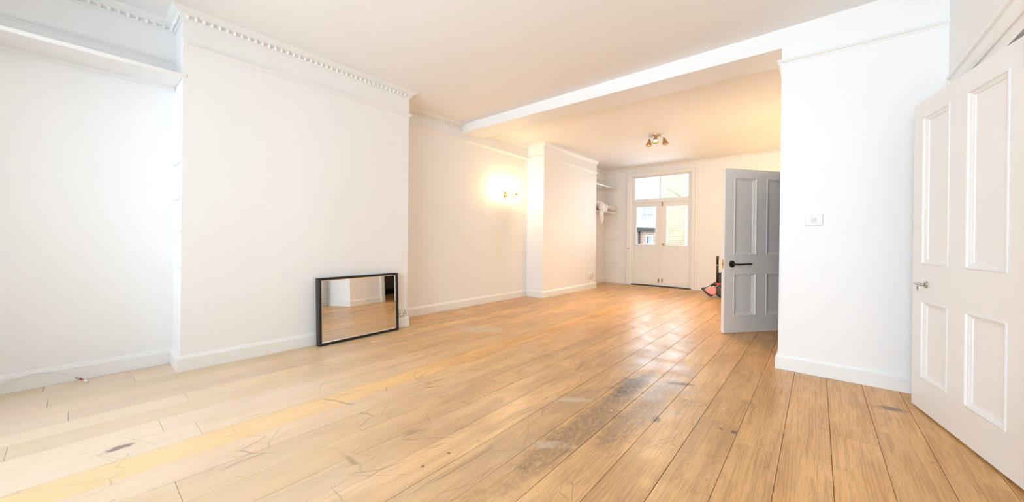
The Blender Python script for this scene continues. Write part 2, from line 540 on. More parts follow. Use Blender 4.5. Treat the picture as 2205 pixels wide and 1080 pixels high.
# far wall with the opening of the French doors
OX0, OX1, OZ1 = -3.60, -2.20, 2.70
fwm = MB()
fwm.box(-4.75, OX0, YF, YF + 0.24, -0.05, ZT).box(OX1, 0.2, YF, YF + 0.24, -0.05, ZT).box(OX0, OX1, YF, YF + 0.24, OZ1, ZT)
fwm.box(OX0, OX1, YF + 0.0, YF + 0.24, -0.16, 0.0)
struct(fwm.build('wall_back', 'wall_paint'), 'white far wall round the French doors')

# front wall with three tall windows, behind the camera
fm = MB()
xs = [-4.75] + [v for ab in WIN_F for v in ab] + [0.95]
for a, b in zip(xs[0::2], xs[1::2]):
    fm.box(a, b, Y_FRONT - 0.28, Y_FRONT, -0.05, ZT)
for a, b in WIN_F:
    fm.box(a, b, Y_FRONT - 0.28, Y_FRONT, -0.05, WZ0).box(a, b, Y_FRONT - 0.28, Y_FRONT, WZ1, ZT)
struct(fm.build('wall_front', 'wall_paint'), 'white window wall behind the viewpoint')
for i, (a, b) in enumerate(WIN_F):
    w = struct(empty('window_%d' % (i + 2), ((a + b) / 2, Y_FRONT - 0.15, WZ0)), 'tall white sash window in the wall behind the viewpoint')
    hw, h_ = (b - a) / 2, WZ1 - WZ0
    f = MB().box(-hw, -hw + 0.05, -0.03, 0.03, 0, h_).box(hw - 0.05, hw, -0.03, 0.03, 0, h_)
    f.box(-hw + 0.05, hw - 0.05, -0.03, 0.03, 0, 0.06).box(-hw + 0.05, hw - 0.05, -0.03, 0.03, h_ - 0.05, h_).box(-hw + 0.05, hw - 0.05, -0.03, 0.03, h_ / 2 - 0.025, h_ / 2 + 0.025)
    f.build('sash_frame', 'wood_paint', w)
    for z0, z1 in ((0.06, h_ / 2 - 0.025), (h_ / 2 + 0.025, h_ - 0.05)):
        MB().box(-hw + 0.05, hw - 0.05, -0.003, 0.003, z0, z1).build('pane', 'clear_pane', w)

# right wall of the near room with the doorway of the near door
D1Y0, D1Y1, D1Z = 2.47, 3.68, 2.06
rw = MB()
rw.box(XR, XR + 0.14, Y_FRONT, D1Y0, -0.05, ZT).box(XR, XR + 0.14, D1Y1, YS + 0.12, -0.05, ZT).box(XR, XR + 0.14, D1Y0, D1Y1, D1Z, ZT)
struct(rw.build('wall_right', 'wall_paint'), 'white right wall with the doorway of the near panelled door')
# stub wall that carries the light switch, and the right wall of the rear room behind it
D2Y0, D2Y1, D2Z = 4.72, 5.80, 1.99
sw = MB()
sw.box(XS, XR, YS, YS + 0.14, -0.05, ZT)
sw.box(XS, XS + 0.14, YS + 0.14, D2Y0, -0.05, ZT).box(XS, XS + 0.14, D2Y1, YF, -0.05, ZT).box(XS, XS + 0.14, D2Y0, D2Y1, D2Z, ZT)
struct(sw.build('wall_divider', 'wall_paint'), 'white stub wall with the light switch, turning into the rear room')
# hall behind both doorways
hm = MB()
hm.box(1.75, 1.9, 1.2, 7.4, -0.05, ZT).box(XS + 0.14, 1.9, 7.2, 7.4, -0.05, ZT).box(XR + 0.14, 1.9, 1.2, 1.4, -0.05, ZT)
struct(hm.build('wall_hall', 'hall_paint'), 'dim taupe hall wall seen through the open door in the mirror')
struct(MB().box(XS + 0.14, 1.75, YS + 0.14, 7.2, 2.6, 2.7).box(XR + 0.14, 1.75, 1.4, YS + 0.14, 2.6, 2.7).build('ceiling', 'hall_paint'), 'hall ceiling')

hl = bpy.data.lights.new('hall_fill', 'POINT')  # unseen fill light, added so the hall does not reflect as plain black
hl.energy = 9.0; hl.color = (1.0, 0.85, 0.66); hl.shadow_soft_size = 0.12
ho = bpy.data.objects.new('hall_fill', hl); COL.objects.link(ho); ho.location = (0.95, 6.3, 2.35)

# beam across the opening
struct(MB().box(XD, XS, YS, Y_BEAM1, 2.76, ZT).build('trim_1', 'wall_paint'), 'white downstand beam across the opening between the two rooms')
# ceilings
cm = MB()
zl, zr = ceil_z(-4.8), ceil_z(1.0)
cm.add([(-4.8, Y_FRONT - 0.2, zl), (1.0, Y_FRONT - 0.2, zr), (1.0, YS + 0.05, zr), (-4.8, YS + 0.05, zl),
        (-4.8, Y_FRONT - 0.2, 3.1), (1.0, Y_FRONT - 0.2, 3.1), (1.0, YS + 0.05, 3.1), (-4.8, YS + 0.05, 3.1)],
       [(0, 3, 2, 1), (4, 5, 6, 7), (0, 1, 5, 4), (1, 2, 6, 5), (2, 3, 7, 6), (3, 0, 4, 7)])
struct(cm.build('ceiling', 'ceiling_paint'), 'white ceiling of the near room')
struct(MB().box(-4.8, XS + 0.14, Y_BEAM1 - 0.05, YF + 0.2, 2.915, 3.1).build('ceiling', 'ceiling_paint'), 'warm lit ceiling of the rear room beyond the beam')

# skirting boards
SK = [(0, 0), (0.020, 0), (0.020, 0.100), (0.017, 0.106), (0.012, 0.110), (0.010, 0.118), (0.004, 0.126), (0, 0.126)]
struct(MB().sweep(SK, LEFT).build('baseboard_left', 'wood_paint'), 'white skirting board following the left wall')
struct(MB().sweep(SK, [(XG, YF), (-3.735, YF)]).build('baseboard_back', 'wood_paint'), 'white skirting board left of the French doors')
struct(MB().sweep(SK, [(-2.085, YF), (XS, YF), (XS, D2Y1 + 0.09)]).build('baseboard_back', 'wood_paint'), 'white skirting board right of the French doors')
struct(MB().sweep(SK, [(XS, D2Y0 - 0.09), (XS, YS), (XR, YS), (XR, D1Y1 + 0.10)]).build('baseboard_right', 'wood_paint'), 'white skirting board round the foot of the stub wall')
struct(MB().sweep(SK, [(XR, D1Y0 - 0.10), (XR, Y_FRONT)]).build('baseboard_right', 'wood_paint'), 'white skirting board on the right wall behind the viewpoint')
struct(MB().sweep([(0, 0), (0.02, 0), (0.02, 0.15), (0, 0.15)], [(XS + 0.14, 7.2), (1.75, 7.2), (1.75, 5.79)]).build('baseboard_hall', 'hall_door_paint'), 'dark skirting board in the hall')

# picture rails
def rail(z):
    return [(0, z - 0.022), (0.006, z - 0.022), (0.010, z - 0.012), (0.022, z - 0.004), (0.030, z + 0.008), (0.030, z + 0.016), (0, z + 0.022)]
struct(MB().sweep(rail(2.565), [(XA, Y_FRONT), (XA, YC0)]).build('trim_2', 'wood_paint'), 'white picture rail in the left recess above the deep shelf')
struct(MB().sweep(rail(2.60), [(XC + 0.0, YC0), (XC, YC1), (XD, YC1)]).build('trim_2', 'wood_paint'), 'white picture rail on the near chimney breast')
struct(MB().sweep(rail(2.65), [(XD, YC1 + 0.03), (XD, YE0), (XE, YE0), (XE, YE1), (XG, YE1), (XG, YF)]).build('trim_2', 'wood_paint'), 'white picture rail above the wall light')
struct(MB().sweep(rail(2.635), [(XS, D2Y0 - 0.3), (XS, YS), (XR, YS), (XR, D1Y1 + 0.3)]).build('trim_2', 'wood_paint'), 'white picture rail on the stub wall')

# cornices; the near ones carry a row of beads
def cornice(z, h_=0.085, o=0.075):
    return [(0, z), (0, z - h_), (0.012, z - h_), (0.016, z - h_ + 0.012), (0.020, z - h_ + 0.030), (0.034, z - h_ + 0.050),
            (o - 0.018, z - 0.022), (o - 0.008, z - 0.014), (o, z - 0.010), (o, z)]
def beads(name, path, z, parent):
    mb = MB()
    for (xa, ya), (xb, yb) in path:
        L = math.hypot(xb - xa, yb - ya); n = int(L / 0.052)
        for k in range(n + 1):
            f = (k + 0.5) / (n + 1)
            px, py = xa + (xb - xa) * f, ya + (yb - ya) * f
            mb.lathe([(0.0, -0.019), (0.009, -0.014), (0.0125, 0), (0.009, 0.012), (0.0, 0.015)], Matrix.Translation((px, py, z)), 8)
    o = mb.build(name, 'wood_paint', parent, smooth=True)
    o['kind'] = 'stuff'
c1 = struct(MB().sweep(cornice(ceil_z(XC)), [(XA, Y_FRONT), (XA, YC0), (XC, YC0), (XC, YC1), (XD, YC1), (XD, YS)]).build('trim_3', 'wood_paint'), 'white cornice with a row of beads above the near chimney breast')
zb = ceil_z(XC) - 0.060
beads('bead_row', [((XA + 0.030, Y_FRONT), (XA + 0.030, YC0)), ((XA, YC0 - 0.03), (XC, YC0 - 0.03)), ((XC + 0.030, YC0), (XC + 0.030, YC1)), ((XD + 0.030, YC1), (XD + 0.030, YS))], zb, c1)
struct(MB().sweep(cornice(2.915, 0.075, 0.06), [(XD, Y_BEAM1), (XD, YE0), (XE, YE0), (XE, YE1), (XG, YE1), (XG, YF), (XS, YF), (XS, Y_BEAM1 - 0.3)]).build('trim_3', 'wood_paint'), 'plain white cornice round the rear room')

# ------------------------------------------------------------------ French doors and the light above them
FD = struct(empty('door_3', (0, YF, 0)), 'white part-glazed French doors in the far wall')
def arch_profile():
    return [(0, 0), (0, -0.020), (0.015, -0.032), (0.035, -0.036), (0.050, -0.026), (0.100, -0.022), (0.118, -0.016), (0.125, -0.010), (0.125, 0)]
def architrave(x0, x1, z1, w, flip=1.0):
    """a U of moulding in local xz: outer edge x0..x1, z1, standing out towards -y."""
    prof = [(0, 0), (0, 0.030), (0.12, 0.036), (0.30, 0.036), (0.38, 0.024), (0.80, 0.020), (0.93, 0.014), (1.0, 0.010), (1.0, 0)]
    vs, fs = [], []
    for t_, h_ in prof:
        a = t_ * w
        vs += [(x0 + a, -h_, 0), (x0 + a, -h_, z1 - a * 0.75), (x1 - a, -h_, z1 - a * 0.75), (x1 - a, -h_, 0)]
    n = len(prof)
    for i in range(n - 1):
        for k in range(3):
            fs.append((i * 4 + k, i * 4 + k + 1, (i + 1) * 4 + k + 1, (i + 1) * 4 + k))
    return MB().add(vs, fs)
architrave(-3.735, -2.085, 2.79, 0.135).build('architrave', 'wood_paint', FD)
fr = MB().box(OX0, -3.555, 0.02, 0.14, 0, OZ1).box(-2.268, OX1, 0.02, 0.14, 0, OZ1).box(-3.555, -2.268, 0.02, 0.14, 2.665, OZ1)
fr.box(-3.555, -2.268, 0.0, 0.14, 2.035, 2.112)
fr.build('door_frame', 'wood_paint', FD, bevel=0.004)
MB().box(OX0, OX1, -0.02, 0.2, 0.0, 0.02).build('threshold', 'hall_door_paint', FD)
def glazed_leaf(x0, x1, gx0, gx1, gz0, gz1):
    t_ = 0.045
    lf = MB().box(x0, gx0, 0.03, 0.03 + t_, 0.025, 2.035).box(gx1, x1, 0.03, 0.03 + t_, 0.025, 2.035)
    lf.box(gx0, gx1, 0.03, 0.03 + t_, 0.025, gz0).box(gx0, gx1, 0.03, 0.03 + t_, gz1, 2.035)
    lo = lf.build('glazed_leaf', 'wood_paint', FD)
    MB().rings(gx0 - 0.012, gx1 + 0.012, gz0 - 0.010, gz1 + 0.010, [(0, 0), (0.0, 0.010), (0.5, 0.012), (0.8, 0.004), (1.0, -0.018)], 0.022, 0.018, -1.0, 0.03).build('glazing_bead', 'wood_paint', lo)
    MB().box(gx0, gx1, 0.050, 0.054, gz0, gz1).build('pane', 'clear_pane', lo)
    MB().box(x0 + 0.01, x1 - 0.01, 0.018, 0.03, 0.025, 0.135).build('kick_rail', 'wood_paint', lo, bevel=0.004)
    return lo
L1 = glazed_leaf(-3.553, -2.898, -3.493, -3.013, 1.003, 1.935)
L2 = glazed_leaf(-2.892, -2.270, -2.773, -2.291, 0.995, 1.925)
MB().box(-2.915, -2.872, 0.012, 0.03, 0.03, 2.03).build('meeting_bead', 'wood_paint', L1, bevel=0.004)
def bolt(x, z0, z1, par, name='bolt'):
    b = MB().tube([(x, 0.008, z0), (x, 0.008, z1)], 0.010, 8)
    b.lathe([(0, 0), (0.014, 0), (0.016, 0.012), (0.008, 0.02), (0, 0.02)], Matrix.Translation((x, 0.004, (z0 + z1) / 2)) @ Matrix.Rotation(R(90), 4, 'X'), 10)
    return b.build(name, 'bronze', par, smooth=True)
bolt(-2.862, 1.93, 2.03, L2); bolt(-2.93, 0.10, 0.19, L1); bolt(-2.845, 0.11, 0.20, L2)
MB().lathe([(0, 0), (0.012, 0), (0.012, 0.02), (0.022, 0.03), (0.024, 0.045), (0.014, 0.055), (0, 0.056)], Matrix.Translation((-2.83, 0.02, 1.02)) @ Matrix.Rotation(R(90), 4, 'X'), 12).build('door_knob', 'brass', L2, smooth=True)
MB().lathe([(0, 0), (0.014, 0), (0.012, 0.014), (0, 0.016)], Matrix.Translation((-3.67, -0.03, 0.905)) @ Matrix.Rotation(R(90), 4, 'X'), 10).build('catch', 'bronze', FD, smooth=True)
W1 = struct(empty('window_1', (0, YF, 0)), 'two-pane transom light above the French doors')
wf = MB().box(-3.555, -3.535, 0.04, 0.10, 2.112, 2.665).box(-2.29, -2.268, 0.04, 0.10, 2.112, 2.665).box(-3.535, -2.29, 0.04, 0.10, 2.112, 2.130).box(-3.535, -2.29, 0.04, 0.10, 2.648, 2.665)
wf.box(-2.935, -2.905, 0.03, 0.10, 2.130, 2.648)
wf.build('window_frame', 'wood_paint', W1, bevel=0.003)
for a, b in ((-3.535, -2.935), (-2.905, -2.29)):
    MB().box(a, b, 0.068, 0.072, 2.130, 2.648).build('pane', 'clear_pane', W1)

# ------------------------------------------------------------------ panelled doors
MOULD = [(0, 0), (0, 0.003), (0.14, 0.005), (0.28, 0.003), (0.34, -0.004), (0.52, -0.006), (0.66, -0.010), (0.74, -0.0115), (0.84, -0.0115), (0.88, -0.0165), (1.0, -0.0175)]
def panel_door(name, W, H, T, panels, mu, mz, mat):
    """local frame: x from the lock edge to the hinge edge, front face at y=0 looking to -y."""
    root = empty(name)
    us = sorted({0.0, W} | {p[0] for p in panels} | {p[1] for p in panels})
    zs = sorted({0.012, H} | {p[2] for p in panels} | {p[3] for p in panels})
    mb = MB()
    u0, u1 = [p[0] for p in panels], [p[1] for p in panels]
    a0, a1, b0, b1 = panels[0][0], panels[0][1], panels[1][0], panels[1][1]
    for x0, x1 in ((0, a0), (a1, b0), (b1, W)):
        mb.box(x0, x1, 0, T, 0.012, H)
    for x0, x1 in ((a0, a1), (b0, b1)):
        mb.box(x0, x1, 0, T, panels[0][3], H).box(x0, x1, 0, T, panels[2][3], panels[0][2]).box(x0, x1, 0, T, 0.012, panels[2][2])
    mb.build('leaf_frame', mat, root)
    for p in panels:
        pn = MB().box(p[0] - 0.005, p[1] + 0.005, 0.0175, T - 0.0175, p[2] - 0.005, p[3] + 0.005).build('panel', mat, root)
        MB().rings(*p, MOULD, mu, mz, -1.0, 0.0).rings(*p, MOULD, mu, mz, 1.0, T).build('panel_moulding', mat, pn)
    return root
# near door, ajar, hinged out of the picture on the right
P1 = [(0.095, 0.400, 0.950, 1.908), (0.562, 0.880, 0.950, 1.906), (0.128, 0.414, 0.222, 0.720), (0.570, 0.888, 0.214, 0.722)]
P1 = [(0.110, 0.408, 0.952, 1.906), (0.565, 0.884, 0.952, 1.906), (0.110, 0.408, 0.220, 0.718), (0.565, 0.884, 0.214, 0.722)]
d1 = struct(panel_door('door_1', 1.10, 2.015, 0.042, P1, 0.046, 0.036, 'door_paint'), 'large white four-panel door standing ajar at the right edge')
d1.location = (0.496, 3.645, 0)
d1.rotation_euler = (0, 0, math.atan2(-0.976, 0.206))
hd = MB().tube([(0.172, 0.0, 0.826), (0.172, -0.030, 0.826)], 0.008, 10).tube([(0.176, -0.030, 0.827), (0.145, -0.033, 0.826), (0.118, -0.031, 0.826)], [0.009, 0.007, 0.008], 10)
hd = hd.build('lever_handle', 'steel', d1, smooth=True)
MB().lathe([(0, 0), (0.022, 0), (0.020, 0.006), (0, 0.007)], Matrix.Translation((0.172, 0, 0.826)) @ Matrix.Rotation(R(90), 4, 'X'), 16).build('rose', 'steel', hd, smooth=True)
kp = MB().lathe([(0, 0), (0.026, 0), (0.024, 0.004), (0, 0.005)], Matrix.Translation((0.078, 0, 0.795)) @ Matrix.Rotation(R(90), 4, 'X'), 16).build('keyhole_plate', 'white_plastic', d1, smooth=True)
MB().box(0.074, 0.083, -0.0062, -0.004, 0.785, 0.806).build('keyhole', 'slot_dark', kp)
# open door to the hall in the rear room
P2 = [(0.128, 0.458, 0.930, 1.858), (0.600, 0.912, 0.930, 1.858), (0.128, 0.458, 0.205, 0.712), (0.600, 0.912, 0.205, 0.712)]
d2 = struct(panel_door('door_2', 1.03, 1.955, 0.044, P2, 0.056, 0.040, 'door_paint'), 'grey-shaded four-panel door with a black lever, open beside the stub wall')
d2.location = (-0.842, 4.915, 0)
d2.rotation_euler = (0, 0, math.atan2(0.632, 0.476))
rose = Matrix.Translation((0.103, 0, 0.824)) @ Matrix.Rotation(R(90), 4, 'X')
lv = MB().tube([(0.103, 0.0, 0.824), (0.103, -0.05, 0.824), (0.115, -0.058, 0.824)], 0.010, 10)
lv.tube([(0.108, -0.055, 0.824), (0.16, -0.058, 0.821), (0.22, -0.056, 0.824), (0.28, -0.054, 0.828), (0.335, -0.052, 0.826)], [0.011, 0.011, 0.010, 0.010, 0.011], 10)
lv = lv.build('lever_handle', 'black_metal', d2, smooth=True)
MB().lathe([(0, 0), (0.040, 0), (0.041, 0.008), (0.036, 0.011), (0, 0.012)], rose, 20).build('rose', 'black_metal', lv, smooth=True)
lt = MB().box(-0.003, 0, 0.010, 0.034, 0.775, 0.875).build('latch_plate', 'brass', d2)
MB().box(-0.014, -0.003, 0.016, 0.028, 0.815, 0.835).build('latch_bolt', 'bronze', lt, bevel=0.003)

# doorway trims
t1 = empty('trim_4', (XR, (D1Y0 + D1Y1) / 2, 0), (0, 0, R(-90)))
struct(t1, 'white architrave round the near doorway on the right wall')
hw = (D1Y1 - D1Y0) / 2
architrave(-hw - 0.12, hw + 0.12, 2.22, 0.15).build('moulding', 'wood_paint', t1)
MB().box(-hw - 0.0, -hw + 0.02, 0, 0.14, 0, D1Z).box(hw - 0.02, hw, 0, 0.14, 0, D1Z).box(-hw + 0.02, hw - 0.02, 0, 0.14, D1Z - 0.02, D1Z).build('lining', 'wood_paint', t1)
t2 = empty('trim_5', (XS, (D2Y0 + D2Y1) / 2, 0), (0, 0, R(-90)))
struct(t2, 'white architrave round the rear doorway to the hall')
hw = (D2Y1 - D2Y0) / 2
architrave(-hw - 0.10, hw + 0.10, D2Z + 0.09, 0.11).build('moulding', 'wood_paint', t2)
MB().box(-hw, -hw + 0.02, 0, 0.14, 0, D2Z).box(hw - 0.02, hw, 0, 0.14, 0, D2Z).box(-hw + 0.02, hw - 0.02, 0, 0.14, D2Z - 0.02, D2Z).build('lining', 'wood_paint', t2)
# dark door across the hall, seen only in the mirror
d4 = struct(panel_door('door_4', 0.95, 2.0, 0.045, [(0.12, 0.43, 0.95, 1.85), (0.54, 0.84, 0.95, 1.85), (0.12, 0.43, 0.2, 0.75), (0.54, 0.84, 0.2, 0.75)], 0.06, 0.045, 'hall_door_paint'), 'dark panelled door across the hall, reflected in the mirror')
d4.location = (1.70, 5.78, 0); d4.rotation_euler = (0, 0, R(-90))
MB().lathe([(0, 0), (0.02, 0), (0.015, 0.02), (0.03, 0.035), (0.03, 0.05), (0, 0.06)], Matrix.Translation((0.06, 0, 0.9)) @ Matrix.Rotation(R(90), 4, 'X'), 12).build('door_knob', 'brass', d4, smooth=True)

# ------------------------------------------------------------------ shelves and battens
sh = empty('shelf', (XA, (Y_FRONT + YC0) / 2, 2.35))
tag(sh, 'deep white shelf high in the left recess by the near chimney breast', 'shelf')
hl = (YC0 - Y_FRONT) / 2 - 0.002
MB().box(0.0, 0.315, -hl, hl, -0.002, 0.022).build('board', 'wood_paint', sh)
MB().box(0.315, 0.345, -hl, hl + 0.028, -0.004, 0.026).build('lipping', 'wood_paint', sh, bevel=0.003)
MB().box(0.0, 0.012, -hl, hl, -0.030, -0.002).build('bearer', 'wood_paint', sh)
def batten(x0, x1, y0, y1, z, label, group, h_=0.022):
    o = empty('shelf_batten', ((x0 + x1) / 2, (y0 + y1) / 2, z))
    dx, dy = (x1 - x0) / 2, (y1 - y0) / 2
    MB().box(-dx, dx, -dy, dy, -h_ / 2, h_ / 2).build('strip', 'wood_paint', o, bevel=0.002)
    for f in (-0.6, 0.6):
        MB().lathe([(0, 0), (0.005, 0), (0.004, 0.002), (0, 0.002)], Matrix.Translation((f * dx, -dy, 0)) @ Matrix.Rotation(R(90), 4, 'X'), 8).build('screw_head', 'white_plastic', o)
    return tag(o, label, 'batten', group)
gA = 'bare shelf battens on the near chimney breast side'
for z, nm in ((1.685, 'topmost'), (1.393, 'second from top'), (1.122, 'third from top'), (0.833, 'lowest')):
    batten(XA + 0.02, XC - 0.01, YC0 - 0.018, YC0, z, 'white batten on the side of the near chimney breast, %s of four' % nm, gA)
gB = 'bare shelf battens left of the French doors'
for z, nm in ((2.67 - 0.01, 'topmost, above both shelves'), (1.43, 'first one under the dust sheets'), (1.133, 'second one under the dust sheets'), (0.822, 'third one under the dust sheets'), (0.526, 'lowest, above the skirting')):
    batten(-4.335, -3.93, YF - 0.018, YF, z, 'white batten on the far wall, %s' % nm, gB, 0.02)
def far_shelf(z, label):
    o = empty('shelf', (-4.15, (YE1 + YF) / 2, z))
    hl = (YF - YE1) / 2 - 0.003
    MB().box(-0.19, 0.185, -hl, hl, -0.012, 0.012).build('board', 'wood_paint', o, bevel=0.002)
    MB().box(-0.19, 0.16, hl - 0.018, hl, -0.034, -0.012).build('bearer', 'wood_paint', o)
    return tag(o, label, 'shelf')
far_shelf(2.415, 'empty upper white shelf in the far corner recess')
far_shelf(1.795, 'white shelf in the far corner recess under the dust sheets')

# crumpled sheets on the lower shelf
def crumple(name, lumps, vox, label, cat, seed, strength):
    mb = MB()
    for (cx, cy, cz, rx, ry, rz_) in lumps:
        prof = [(math.cos(R(a)), math.sin(R(a))) for a in range(-90, 91, 15)]
        mb.lathe(prof, Matrix.Translation((cx, cy, cz)) @ Matrix.Diagonal((rx, ry, rz_, 1)), 18)
    o = mb.build(name, 'dust_sheet', None, smooth=True)
    r_ = o.modifiers.new('merge', 'REMESH'); r_.mode = 'VOXEL'; r_.voxel_size = vox; r_.use_smooth_shade = True
    tx = bpy.data.textures.new('folds_%d' % seed, 'MUSGRAVE' if False else 'CLOUDS'); tx.noise_scale = 0.085; tx.noise_basis = 'VORONOI_F2_F1'
    d = o.modifiers.new('folds', 'DISPLACE'); d.texture = tx; d.strength = strength; d.mid_level = 0.3; d.texture_coords = 'GLOBAL'
    s = o.modifiers.new('soften', 'SMOOTH'); s.iterations = 2
    return tag(o, label, cat)
zS = 1.826
crumple('dust_sheet', [(-4.08, 7.98, zS + 0.115, 0.16, 0.20, 0.11), (-4.06, 8.22, zS + 0.10, 0.17, 0.20, 0.095), (-4.06, 8.40, zS + 0.075, 0.15, 0.14, 0.07),
                       (-3.905, 7.95, zS + 0.05, 0.05, 0.16, 0.13), (-3.905, 7.93, zS - 0.13, 0.035, 0.12, 0.16), (-3.905, 7.95, zS - 0.26, 0.03, 0.085, 0.09), (-3.905, 8.10, zS + 0.01, 0.04, 0.14, 0.06)],
        0.014, 'crumpled white dust sheet hanging over the front of the lower shelf', 'sheet', 1, 0.08)
crumple('dust_sheet', [(-4.08, 8.71, zS + 0.095, 0.13, 0.11, 0.09), (-4.06, 8.80, zS + 0.08, 0.11, 0.09, 0.075)], 0.014, 'small rolled white cloth at the right end of the lower shelf', 'sheet', 2, 0.06)

# ------------------------------------------------------------------ mirror leaning on the near chimney breast
mr = empty('mirror', (-3.772, 1.560, 0.003), (0, 0, 0))
mr.rotation_euler = (Matrix.Rotation(R(91.7), 3, 'Z') @ Matrix.Rotation(R(-2.7), 3, 'X')).to_euler()
tag(mr, 'black framed rectangular mirror leaning on the near chimney breast', 'mirror')
MW, MH, MD, FX, FZ = 0.915, 0.674, 0.066, 0.028, 0.023
for nm, b in (('frame_rail', (0, MW, 0, MD, 0, FZ)), ('frame_rail', (0, MW, 0, MD, MH - FZ, MH)), ('frame_stile', (0, FX, 0, MD, FZ, MH - FZ)), ('frame_stile', (MW - FX, MW, 0, MD, FZ, MH - FZ))):
    MB().box(*b).build(nm, 'black_wood', mr, bevel=0.002)
MB().box(FX, MW - FX, 0.020, 0.026, FZ, MH - FZ).build('mirror_glass', 'mirror_silver', mr)
MB().rings(FX, MW - FX, FZ, MH - FZ, [(0, -0.0185), (0, -0.0165), (1, -0.0195)], 0.011, 0.008).build('glass_bevel', 'mirror_silver', mr)
MB().box(FX * 0.5, MW - FX * 0.5, 0.027, 0.034, FZ * 0.5, MH - FZ * 0.5).build('backing', 'black_wood', mr)

# ------------------------------------------------------------------ wall lights
def wall_light(label):
    """local frame: plate on the plane x=0, arms reach to +x, spread along y."""
    o = empty('wall_light')
    bp = MB().lathe([(0, 0), (0.045, 0), (0.047, 0.006), (0.036, 0.014), (0.018, 0.024), (0.012, 0.040), (0, 0.042)], Matrix.Translation((0, 0, 0)) @ Matrix.Rotation(R(90), 4, 'Y'), 20)
    bp.build('back_plate', 'brass', o, smooth=True)
    for s in (-1, 1):
        pts = []
        for k in range(13):
            f = k / 12
            a = math.pi * f
            pts.append((0.03 + 0.105 * f, s * (0.012 + 0.145 * f), -0.045 * math.sin(a) + 0.012 * f))
        arm = MB().tube(pts, 0.0065, 8).build('arm', 'brass', o, smooth=True)
        e = pts[-1]
        T = Matrix.Translation(e)
        MB().lathe([(0, -0.012), (0.010, -0.008), (0.014, 0), (0.034, 0.016), (0.036, 0.020), (0.030, 0.020), (0.014, 0.012), (0.013, 0.050), (0, 0.050)], T, 14).build('candle_cup', 'brass', arm, smooth=True)
        MB().lathe([(0.008, 0.050), (0.013, 0.060), (0.020, 0.080), (0.018, 0.098), (0.009, 0.118), (0, 0.128)], T, 12).build('bulb', 'bulb_glow', arm, smooth=True)
    tag(o, label, 'wall light')
    return o
wl = wall_light('brass two-arm candle wall light glowing in the left recess')
wl.location = (XD, 4.975, 1.885)
for y, lab in ((6.35, 'brass two-arm candle wall light on the rear right wall just past the hall doorway'), (7.95, 'brass two-arm candle wall light on the rear right wall near the far corner')):
    w2 = copy_thing(wl)
    w2.location = (XS, y, 1.885); w2.rotation_euler = (0, 0, math.pi)
    w2['label'] = lab; w2['group'] = 'brass candle wall lights in the rear room'
wl['group'] = 'brass candle wall lights in the rear room'

# ------------------------------------------------------------------ ceiling spotlights
cl = empty('ceiling_spotlight', (-2.165, 6.43, 2.915))
tag(cl, 'chrome ceiling fitting with three small spotlights in the rear room', 'ceiling light')
MB().lathe([(0, 0), (0.115, 0), (0.118, -0.010), (0.110, -0.020), (0.040, -0.026), (0.036, -0.052), (0, -0.054)], None, 24).build('ceiling_plate', 'chrome', cl, smooth=True)
def spot(ax, ay, dx, dy, lit):
    j = Vector((ax, ay, -0.020))
    k = Vector((ax + dx * 0.3, ay + dy * 0.3, -0.075))
    arm = MB().tube([j, (j + k) / 2 + Vector((0, 0, -0.004)), k], 0.008, 8).build('spot_arm', 'chrome', cl, smooth=True)
    d = Vector((dx, dy, -1)).normalized()
    q = d.to_track_quat('Z', 'Y').to_matrix().to_4x4()
    T = Matrix.Translation(k) @ q
    MB().lathe([(0.0, -0.006), (0.016, -0.004), (0.020, 0.010), (0.024, 0.030), (0.040, 0.070), (0.052, 0.105), (0.054, 0.112), (0.050, 0.112), (0.036, 0.068), (0.018, 0.028), (0, 0.026)], T, 18).build('spot_shade', 'bronze', arm, smooth=True)
    MB().lathe([(0, 0.030), (0.012, 0.034), (0.024, 0.062), (0.026, 0.070), (0, 0.074)], T, 14).build('spot_bulb', 'halogen_glow', arm, smooth=True)
spot(-0.055, -0.030, -0.10, -0.10, True)
spot(0.075, -0.020, 0.22, 0.05, True)
spot(0.010, -0.070, 0.16, -0.42, True)

# ------------------------------------------------------------------ switch, sockets, cable
swt = empty('light_switch', (-0.028, YS, 1.272))
tag(swt, 'white single rocker light switch on the stub wall', 'switch')
MB().box(-0.057, 0.057, -0.010, 0, -0.045, 0.045).build('face_plate', 'switch_plastic', swt, bevel=0.004)
MB().add([(-0.016, -0.010, -0.020), (0.016, -0.010, -0.020), (0.016, -0.010, 0.020), (-0.016, -0.010, 0.020),
          (-0.014, -0.013, -0.018), (0.014, -0.013, -0.018), (0.014, -0.018, 0.018), (-0.014, -0.018, 0.018)],
         [(0, 1, 5, 4), (1, 2, 6, 5), (2, 3, 7, 6), (3, 0, 4, 7), (4, 5, 6, 7)]).build('rocker', 'switch_plastic', swt)
for s in (-1, 1):
    MB().lathe([(0, 0), (0.006, 0), (0.005, 0.002), (0, 0.0025)], Matrix.Translation((s * 0.042, -0.010, 0.0)) @ Matrix.Rotation(R(90), 4, 'X'), 10).build('screw', 'steel', swt)
def socket(loc, w, h_, label, double):
    """plate on a wall that looks to +x."""
    o = empty('socket', loc)
    MB().box(0, 0.028, -w / 2, w / 2, -h_ / 2, h_ / 2).build('face_plate', 'white_plastic', o, bevel=0.004)
    for c in ((-w * 0.26, w * 0.26) if double else (0,)):
        s = MB()
        for dy, dz, a, b in ((0, 0.016, 0.004, 0.010), (-0.014, -0.014, 0.009, 0.005), (0.014, -0.014, 0.009, 0.005)):
            s.box(0.0275, 0.0287, c + dy - a, c + dy + a, dz - b, dz + b)
        s.build('pin_slots', 'slot_dark', o)
        MB().box(0.028, 0.033, c + w * 0.12 - 0.007, c + w * 0.12 + 0.007, 0.014, 0.034).build('rocker', 'switch_plastic', o)
    return tag(o, label, 'socket')
